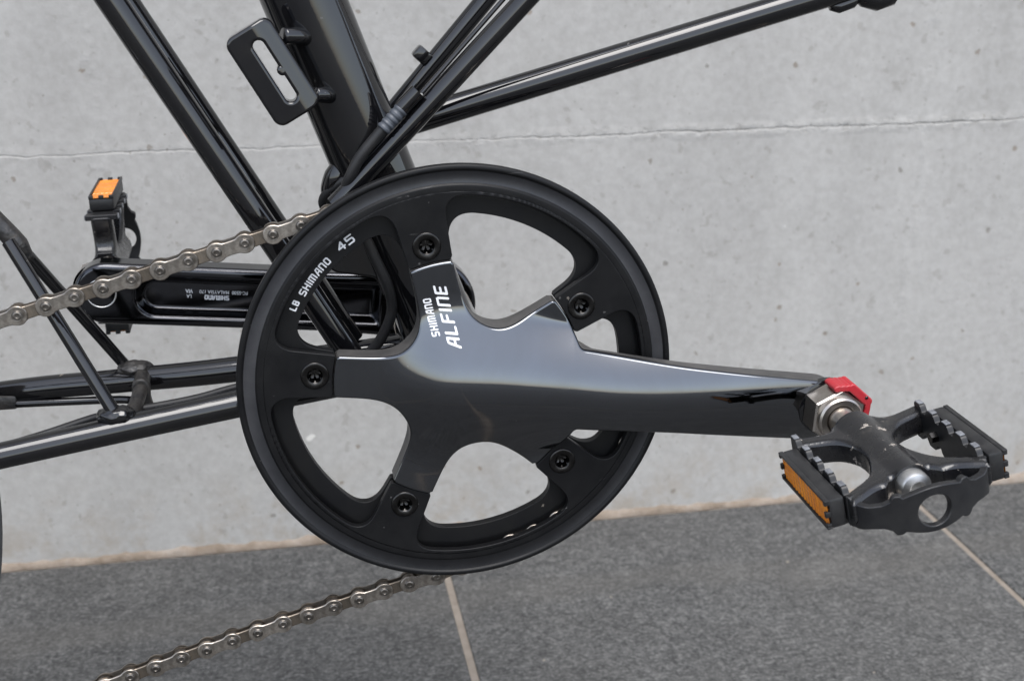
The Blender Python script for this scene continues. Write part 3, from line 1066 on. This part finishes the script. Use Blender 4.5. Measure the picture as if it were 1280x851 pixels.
# ---------------- right crank with spider
def crank_sn(u, v):
    return u * CT + v * ST, -u * ST + v * CT
def arm_centre(s):
    return 0.8 - 5.0 * np.clip((s - 50) / 110, 0, 1.05)
def arm_half(s):
    return 16.4 + 3.2 * (1 - sstep(30, 108, s)) + 0.3 * sstep(120, 165, s)
SE = 164.5
def sd_crank(u, v):
    r = np.hypot(u, v)
    acc = np.exp(-np.clip((r - 23.5) / 6.2, -30, 30))
    for w in BANG:
        lat = -u * math.sin(w) + v * math.cos(w)
        al = u * math.cos(w) + v * math.sin(w)
        d = np.where(al > 0, np.abs(lat), r) - (9.35 + 0.4 * sstep(20, 57, r))
        acc = acc + np.exp(-np.clip(d / 6.2, -30, 30))
    s, n = crank_sn(u, v)
    fill = np.maximum(np.abs(n) * 0.807 - s * 0.591, 28 - s)
    S = np.maximum(np.minimum(-6.2 * np.log(acc), fill), r - 56.8)
    cn, hw = arm_centre(s), arm_half(s)
    d = np.abs(n - cn) - hw
    e = np.hypot(s - SE, n - cn) - hw
    d = np.where(s > SE, e, d)
    d = np.maximum(d, 5 - s)
    return smin(S, d, 2.5)
def h_arm(s):
    return 14.0 + 8.5 * sstep(0, 175, s)
def h_crank(u, v):
    r = np.hypot(u, v)
    s, n = crank_sn(u, v)
    nn = n - arm_centre(s) + 3.0 - 13.0 * sstep(60, 185, s)
    t_ = np.clip((14 - s) / 28.0, 0, 1)
    dn = np.hypot(np.where(s < -14, -s, 14.0 * t_ * t_), nn)
    H = h_arm(np.maximum(s, 0))
    hub = 0.9 + (H - 0.9) * 0.5 * (1 + np.cos(np.pi * np.clip(dn / 46.0, 0, 1)))
    arm = H - dn * dn / 56.0
    k = sstep(12, 75, s)
    return smax(hub * (1 - k) + arm * k, 0.9 + 0 * s, 2.0)
def b_crank(u, v):
    s, n = crank_sn(u, v)
    r = np.hypot(u, v)
    k = sstep(52, 60, s) * (np.abs(n) < 40)
    return np.minimum((-9.0) * (1 - k) + (h_arm(s) - 12.0) * k, h_crank(u, v) - 4.0)
crank = sdf_obj("crank_arm", ['crank', 'cranksatin'], bike, sd_crank, (-60, 190, -60, 60), 0.62, h_crank, b_crank, XZ, re=1.15, side_mat=1)
crank["label"] = "polished black right crank arm with five-arm spider"
# self-extracting bolt hidden at the back, lettering on the upper spider arm
aw = BANG[0]
def on_arm(x0, z0):
    ca, sa = math.cos(aw), math.sin(aw)
    def f(s, t):
        x = x0 + s * ca - t * sa
        z = z0 + s * sa + t * ca
        return x, -(h_crank(x, z) + 0.10), z
    return f
lettering("brand_lettering", "SHIMANO", 2.9, 0.62, 0.24, 0.42, on_arm(-9.2, 24.2), crank, length=16.3, shear=0.1)
lettering("model_lettering", "ALFINE", 4.7, 0.62, 0.21, 0.40, on_arm(-0.2, 19.0), crank, length=26.5, shear=0.33)
# lettering printed round the chainring
def on_ring(a0, r0):
    def f(s, t):
        a = a0 - s / r0
        return (r0 + t) * np.cos(a), 0 * s + RING_Y - 0.09, (r0 + t) * np.sin(a)
    return f
lettering("ring_mark", "LB", 2.5, 0.55, 0.24, 0.42, on_ring(math.radians(153.3), 79.9), ring, length=4.0)
lettering("ring_brand", "SHIMANO", 2.75, 0.66, 0.23, 0.42, on_ring(math.radians(147.6), 79.3), ring, length=19.2)
lettering("ring_tooth_count", "45", 3.4, 0.85, 0.21, 0.42, on_ring(math.radians(129.1), 79.6), ring, length=7.7)

# ---------------- left crank (inner face shows)
LY = 114.0
def map_left(u, v, h):
    return (-u * CT - v * ST, LY - h, -u * ST + v * CT)
def sd_left(u, v):
    hw = 16.2 + 1.6 * (1 - sstep(10, 60, u))
    d = np.abs(v + 0.2) - hw
    d = np.where(u > 166, np.hypot(u - 166, v + 0.2) - hw, d)
    d = np.where(u < 0, np.hypot(u, v) - 17.8, d)
    return smin(d, np.hypot(u, v) - 25.5, 5)
def h_left(u, v):
    pk = np.abs(v + 0.3) - 11.2
    pk = np.where(u > 141, np.hypot(u - 141, v + 0.3) - 11.2, pk)
    pk = np.maximum(pk, 26 - u)
    return -6.0 * sstep(0.6, -4.6, pk) - 0.012 * v * v * (pk > 0) * 0 - 0.5 * sstep(12, 17, np.abs(v))
left = sdf_obj("crank_arm", ['leftcrank'], bike, sd_left, (-28, 184, -28, 28), 0.75, h_left, lambda a, b: 0 * a - 13.0, map_left, re=2.6)
left["label"] = "far left crank arm with hollowed inner face"
mb = MB(); mb.add(*lathe_geo([(6.9, 0.1), (7.1, 0.3), (7.5, 0.3), (7.7, -0.4)], (-167.6, LY, 17.3), 40)); mb.build("thread_washer", 'silver', left)
def on_left(u0, v0):
    def f(s, t):
        uu, vv = u0 - s, v0 - t           # upside down
        return map_left(uu, vv, h_left(uu, vv) + 0.12)
    return f
def left_uv(x, z):
    return (-x * CT - z * ST, -x * ST + z * CT)
def place_left(x, z):
    u, v = left_uv(x, z)
    # readable after a half turn: baseline on top, running towards the left end
    def f(s, t):
        uu, vv = u + s, v - t
        return map_left(uu, vv, h_left(uu, vv) + 0.12)
    return f
font_text("small_print", "FC-S500  MALAYSIA 170", 2.6, place_left(-94.5, 12.2), left, 'printdim', 0.03, 0.92)
font_text("small_print", "VIA", 2.6, place_left(-122.6, 15.1), left, 'printdim', 0.10, 0.9)
font_text("small_print", "LA", 2.6, place_left(-123.2, 12.4), left, 'printdim', 0.03, 0.9)
lettering("inner_brand", "SHIMANO", 2.0, 0.66, 0.30, 0.40, place_left(-104.6, 10.4), left, 'printdim', length=12.0)

# ---------------- chain
def link_outline(r, waist, n=22):
    """half outline of a figure-eight plate from one end to the other"""
    us = []
    for i in range(n + 1):
        t = i / n
        us.append((-r) + (12.7 + 2 * r) * (0.5 - 0.5 * math.cos(math.pi * t)))
    top = []
    for u in us:
        c = max(0.0, r * r - min(u * u, (u - 12.7) ** 2)) ** 0.5
        w = waist if 0 < u < 12.7 else 0
        x = max(c, w)
        if 0 < u < 12.7:
            x = w + math.log(1 + math.exp(min((c - w) / 0.35, 40))) * 0.35
        top.append((u, min(x, r)))
    return top
def plate_geo(r, waist, h0, h1, bev=0.3):
    lo = []
    def loop(rr, ww):
        top = link_outline(rr, ww)
        return top + [(u, -v) for u, v in top[-2:0:-1]]
    loops = [(loop(r, waist), h0), (loop(r, waist), h1 - bev), (loop(r - bev, waist - bev), h1)]
    V, F = [], []
    n = len(loops[0][0])
    for L, h in loops:
        V += [(u, -h, v) for u, v in L]
    for j in range(2):
        for k in range(n):
            k2 = (k + 1) % n
            F.append([j * n + k, j * n + k2, (j + 1) * n + k2, (j + 1) * n + k])
    F.append([2 * n + k for k in range(n)])
    F.append([k for k in range(n)][::-1])
    return V, F
def outer_mesh():
    mb = MB()
    V, F = plate_geo(4.35, 3.05, 2.25, 3.25)
    mb.add(V, F, 0)
    mb.add([(u, -y, v) for u, y, v in V], [f[::-1] for f in F], 0)
    for u in (0, 12.7):
        for s in (1, -1):
            V, F = lathe_geo([(2.5, 3.2), (2.3, 3.42), (1.95, 3.36), (1.8, 3.5), (1.55, 3.62), (0.95, 3.55), (0.75, 3.3), (0.01, 3.25)], (0, 0, 0), 20)
            mb.add([(x + u, y * s, z) for x, y, z in V], F if s > 0 else [f[::-1] for f in F], 1)
    o = mb.build("outer_link", ['chain', 'pin'], None, local=True)
    return clean(o, 38)
def inner_mesh():
    mb = MB()
    V, F = plate_geo(4.25, 2.9, 1.2, 2.15)
    mb.add(V, F, 0)
    mb.add([(u, -y, v) for u, y, v in V], [f[::-1] for f in F], 0)
    o = mb.build("inner_link", ['innerchain'], None, local=True)
    return clean(o, 38)
def chain_y(x): return 8.9 - 0.028 * x if x < -20 else 9.4
ua, la = 0.27472, 0.27602
up_pins = []
k0 = -7
for k in range(k0, 13):
    up_pins.append((k, -188.9 + 12.7 * k * math.cos(ua), 39.17 + 12.7 * k * math.sin(ua)))
pins_a = [(x, z) for k, x, z in up_pins]
ang = math.atan2(pins_a[-1][1], pins_a[-1][0])
step = 2 * math.asin(12.7 / 2 / 90.97)
ang -= step * 0.9
while ang > 0.06:
    pins_a.append((90.97 * math.cos(ang), 90.97 * math.sin(ang)))
    ang -= step
lo_pins = [(-25.16 - 12.7 * k * math.cos(la), -105.0 - 12.7 * k * math.sin(la) + (-0.00035 * ((12.7 * k - 70) ** 2 - 4900) - 0.6) * 0.6) for k in range(0, 17)]
pre = []
ang = -math.pi / 2 + la * 0 + math.radians(-12) + step * 0.95
q0 = lo_pins[0]
a0 = math.atan2(q0[1], q0[0])
# lead from the ring to the slack run
r_ = math.hypot(*q0)
while a0 < 0.0:
    a0 += step if r_ < 92 else 12.7 / r_
    r_ = max(90.97, r_ - 4.8) if r_ > 91 else 90.97
    if a0 < -0.03:
        pre.append((r_ * math.cos(a0), r_ * math.sin(a0)))
pins_b = pre[::-1] + lo_pins
om, im = outer_mesh(), inner_mesh()
mb = MB()
for x, z in pins_a + pins_b:
    V, F = lathe_geo([(1.9, 2.2), (3.85, 1.1), (3.85, -1.1), (1.9, -2.2)], (x, chain_y(x), z), 16)
    mb.add(V, F)
chain = mb.build("chain", 'pin', bike)
mark_sharp(chain.data, 40)
def put_link(src, first, p, q):
    o = src if first else src.copy()
    if not first:
        COL.objects.link(o)
    dx, dz = q[0] - p[0], q[1] - p[1]
    L = math.hypot(dx, dz)
    y = (chain_y(p[0]) + chain_y(q[0])) / 2
    o.location = (p[0] * U, y * U, (p[1] + Z0) * U)
    o.rotation_euler = (random.uniform(-0.02, 0.02), -math.atan2(dz, dx), 0)
    o.scale = (L / 12.7, 1, 1)
    o.parent = chain
fo = fi = True
for i in range(len(pins_a) - 1):
    if (i + k0) % 2 == 1:
        put_link(om, fo, pins_a[i], pins_a[i + 1]); fo = False
    else:
        put_link(im, fi, pins_a[i], pins_a[i + 1]); fi = False
npre = len(pre)
for i in range(len(pins_b) - 1):
    src = om if (i - npre) % 2 == 1 else im
    put_link(src, False, pins_b[i + 1], pins_b[i])

# ---------------- pedals, built once in their own frame:
# x = fore-aft width, y = -distance outwards from the crank face, z = up off the tread
def pedal_build(name):
    def body_sd(u, v):          # u = width, v = distance out
        bar = np.maximum(np.abs(u) - np.interp(v, [28, 36, 55, 84], [9.6, 9.4, 8.2, 8.0]), np.maximum(29.5 - v, v - 84))
        d = bar
        for sgn in (-1, 1):
            a1 = seg_d(u, v, (0, 42), (sgn * 28.5, 34.5)) - 4.0
            a2 = seg_d(u, v, (0, 74), (sgn * 29, 91)) - 3.7
            d = smin(d, a1, 11)
            d = smin(d, a2, 13)
        d = np.maximum(d, np.maximum(29.0 - v, v - 84 - np.maximum(np.abs(u) - 9, 0) * 1.2))
        return np.maximum(d, np.abs(u) - 29.5)
    def body_h(u, v):
        R = np.interp(v, [25, 34, 55, 92], [9.8, 9.4, 8.3, 7.9])
        barrel = np.sqrt(np.maximum(R * R - u * u, 0.0))
        dep = np.clip(-body_sd(u, v), 0, 2.4) / 2.4
        web = 3.6 + 2.0 * np.sqrt(1 - (1 - dep) ** 2)
        return smax(barrel, web, 2.0)
    mp = lambda u, v, h: (u, -v, h)
    root = sdf_obj(name, ['pedal'], None, body_sd, (-30, 30, 20, 98), 0.6, body_h, lambda a, b: -body_h(a, b), mp, re=0, mirror=True, local=True)
    # cage: a strip bent round three sides
    path = [(-29, 33), (-29, 84), (-28.4, 90), (-25.5, 95.5), (-20, 98.6), (-10, 102.0), (0, 103.2)]
    path = path + [(-x, y) for x, y in path[-2::-1]]
    SP = spline(path, 240)
    seglen = np.concatenate([[0], np.cumsum(np.linalg.norm(np.diff(SP, axis=0), axis=1))])
    L = seglen[-1]
    mid = L / 2
    def at(s):
        return np.interp(s, seglen, SP[:, 0]), np.interp(s, seglen, SP[:, 1])
    def nrm(s):
        x1, y1 = at(s + 0.8); x0, y0 = at(s - 0.8)
        tx, ty = x1 - x0, y1 - y0
        l = np.maximum(np.hypot(tx, ty), 1e-6)
        return -ty / l, tx / l
    side = 55.0
    tooth_c = [2.5, 14.5, 26.5, 38.5, 50.5]
    fx = [0, 3.5, 8, 12, 13.2, 15.2, 16.6, 20, 25, 31, 34, 60]
    fy = [8.6, 8.4, 7.6, 6.6, 7.6, 7.6, 5.8, 4.6, 4.4, 5.2, 7.0, 6.2]
    def prof_h(s):
        q = np.minimum(s, L - s)
        base = np.full_like(q, 5.6)
        for c in tooth_c:
            base = np.maximum(base, 5.6 + 3.0 * sstep(4.6, 2.2, np.abs(q - c)))
        fr = np.interp(np.abs(s - mid), fx, fy)
        k = sstep(side - 1, side + 4, q)
        return base * (1 - k) + fr * k
    def cage_sd(u, v):
        kf = sstep(side - 1, side + 8, np.minimum(u, L - u))
        d = (np.abs(v + 1.7 * kf) - prof_h(u) * (1 + 0.16 * kf)) * 0.85
        d = np.maximum(d, np.maximum(-u, u - L))
        return np.maximum(d, -(np.hypot(u - mid, v + 2.3) - 6.7))
    def cage_map(u, v, h):
        x, y = at(u)
        nx, ny = nrm(u)
        return (x + nx * h, -(y + ny * h), v)
    sdf_obj("cage_plate", ['cage'], root, cage_sd, (0.0, L, -13, 12), 0.55, lambda a, b: 1.4 + 0 * a, lambda a, b: -1.4 + 0 * a, cage_map, re=0.55, local=True)
    # worn bright crowns of the teeth
    for sgn in (-1, 1):
        for c in tooth_c:
            for zz in (1, -1):
                box("tooth_crown", (2.5, 4.0, 0.5), (sgn * 29.0, -(33 + c), zz * 8.62), 0.22, 'worn', root, local=True)
        # reflector housing and lens
        def frame_sd(u, v):
            q = np.maximum(np.abs(u - 65.5) - 24.8, np.abs(v) - 6.6)
            return q
        cx = sgn * 34.2
        bm = None
        hs = box("reflector_housing", (6.6, 49.6, 13.0), (cx, -65.5, 0), 1.1, 'plastic', root, local=True)
        for zz in (1, -1):
            box("reflector_rim", (2.2, 49.6, 1.1), (sgn * 38.2, -65.5, zz * 6.0), 0.4, 'plastic', root, local=True)
        for yy in (-41.8, -89.2):
            for zz, hz in ((0.0, 2.6), (5.0, 1.8), (-5.0, 1.8)):
                box("reflector_clip", (2.2, 1.8, hz), (sgn * 38.2, yy, zz), 0.3, 'plastic', root, local=True)
        mbl = MB()
        V, F = [], []
        ys = np.linspace(-89.6, -41.4, 121)
        for y in ys:
            m = abs(y + 65.5)
            e = 0.42 * abs(math.sin((y + 65.5) * math.pi / 3.1)) if m < 14 else 0.10 * math.sin(y * 4.0)
            x = sgn * (38.05 + e)
            V += [(sgn * 37.2, y, 5.5), (x, y, 5.4), (x, y, -5.4), (sgn * 37.2, y, -5.5)]
        for i in range(len(ys) - 1):
            for j in range(3):
                q = [i * 4 + j, (i + 1) * 4 + j, (i + 1) * 4 + j + 1, i * 4 + j + 1]
                F.append(q if sgn < 0 else q[::-1])
        mbl.add(V, F)
        ln = mbl.build("reflector_lens", 'amber', root, smooth=False, local=True)
        clean(ln, 20)
        # mounting bolts through the cage
        for yy in (-52, -79):
            mb = MB(); mb.add(*tube_geo([(sgn * 24.5, yy, -1), (sgn * 27.0, yy, -1), (sgn * 33, yy, -1)], 2.5, 6)); mb.build("mount_bolt", 'bolt', root, smooth=False, local=True)
    # dust cap
    mb = MB(); mb.add(*[(lathe_geo([(6.8, 82), (6.8, 88.0), (6.1, 89.4), (3.6, 90.4), (2.9, 90.0), (2.6, 88.0), (0.01, 87.8)], (0, 0, 0), 36))][0]); clean(mb.build("dust_cap", 'silver', root, local=True), 40)
    # spindle and quick-release adapter
    mb = MB(); mb.add(*lathe_geo([(6.4, 15.0), (6.3, 17.0), (5.9, 19), (4.9, 22), (4.6, 26), (4.6, 32)], (0, 0, 0), 36)); mb.build("spindle", 'nickel', root, local=True)
    mb = MB()
    V, F = [], []
    lv = [(12.4, 0.2), (13.4, 1.0), (13.4, 12.6), (12.6, 13.6)]
    for R, h in lv:
        for k in range(6):
            V.append((R * math.cos(math.pi / 3 * k + 0.25), -h, R * math.sin(math.pi / 3 * k + 0.25)))
    for j in range(3):
        for k in range(6):
            F.append([j * 6 + k, j * 6 + (k + 1) % 6, (j + 1) * 6 + (k + 1) % 6, (j + 1) * 6 + k])
    F.append([18 + k for k in range(6)]); F.append([k for k in range(6)][::-1])
    mb.add(V, F)
    mb.add(*lathe_geo([(10.6, 13.4), (10.4, 15.6), (9.6, 16.6), (7.2, 16.6), (6.6, 16.0), (6.5, 12)], (0, 0, 0), 40))
    clean(mb.build("adapter_nut", 'nickel', root, local=True), 25)
    mb = MB(); mb.add(*lathe_geo([(13.6, -3.5), (13.6, 0.0), (12.9, 0.4), (9, 0.4)], (0, 0, 0), 40)); clean(mb.build("adapter_seat", 'paint', root, local=True), 40)
    # red locking clip hugging one flat of the nut
    a1 = math.radians(34)
    def clip_sd(u, v):      # polar strip: u along the nut's flat, v outwards
        top = seg_d(u, v, (-5.5, 13.9), (5.0, 14.3)) - 2.1
        legA = seg_d(u, v, (-6.5, 13.2), (-11.2, 8.6)) - 1.25
        legB = seg_d(u, v, (6.0, 13.5), (11.0, 7.2)) - 1.15
        saw = 0.45 * np.abs(np.sin(u * 1.25 + v * 0.6))
        d = np.minimum(np.minimum(legA, legB) - saw * 0.8, top)
        return np.maximum(d, 9.3 - np.hypot(u, v))
    def clip_map(u, v, h):
        return (u * math.sin(a1) + v * math.cos(a1), -(8.0 + h), -u * math.cos(a1) + v * math.sin(a1))
    sdf_obj("locking_clip", ['red'], root, clip_sd, (-14, 14, 4, 19), 0.35, lambda a, b: 5.6 + 0 * a, lambda a, b: -5.4 + 0 * a, clip_map, re=0.7, local=True)
    for q in range(4):
        uq = -6.6 - 1.25 * q
        vq = 14.6 - 1.22 * q
        x_, z_ = uq * math.sin(a1) + vq * math.cos(a1), -uq * math.cos(a1) + vq * math.sin(a1)
        box("clip_rib", (1.0, 10.4, 1.5), (x_, -8.1, z_), 0.35, 'red', root, Matrix.Rotation(-(a1 + 0.8), 3, 'Y'), local=True)
    mb = MB(); mb.add(*lathe_geo([(0.01, 14.0), (0.75, 13.9), (0.8, 13.2)], (15.4 * math.cos(a1 - 0.18), 0, 15.4 * math.sin(a1 - 0.18)), 14)); mb.build("clip_pin", 'bolt', root, local=True)
    return root

ped = pedal_build("pedal")
ped.location = (169.1 * U, -22.0 * U, (-17.2 + Z0) * U)
ped.rotation_euler = (0, -math.radians(12), 0)
ped.parent = bike
ped["label"] = "near right pedal with amber reflectors"
ped2 = ped.copy()
COL.objects.link(ped2)
ped2.parent = bike
ped2.location = (-169.1 * U, 126.5 * U, (17.2 + Z0) * U)
ped2.rotation_euler = (0, math.radians(90 + 1), math.pi)
ped2["label"] = "far left pedal standing on edge with amber reflector on top"
for ch in [c for c in bpy.data.objects if c.parent == ped]:
    c = ch.copy()
    COL.objects.link(c)
    c.parent = ped2
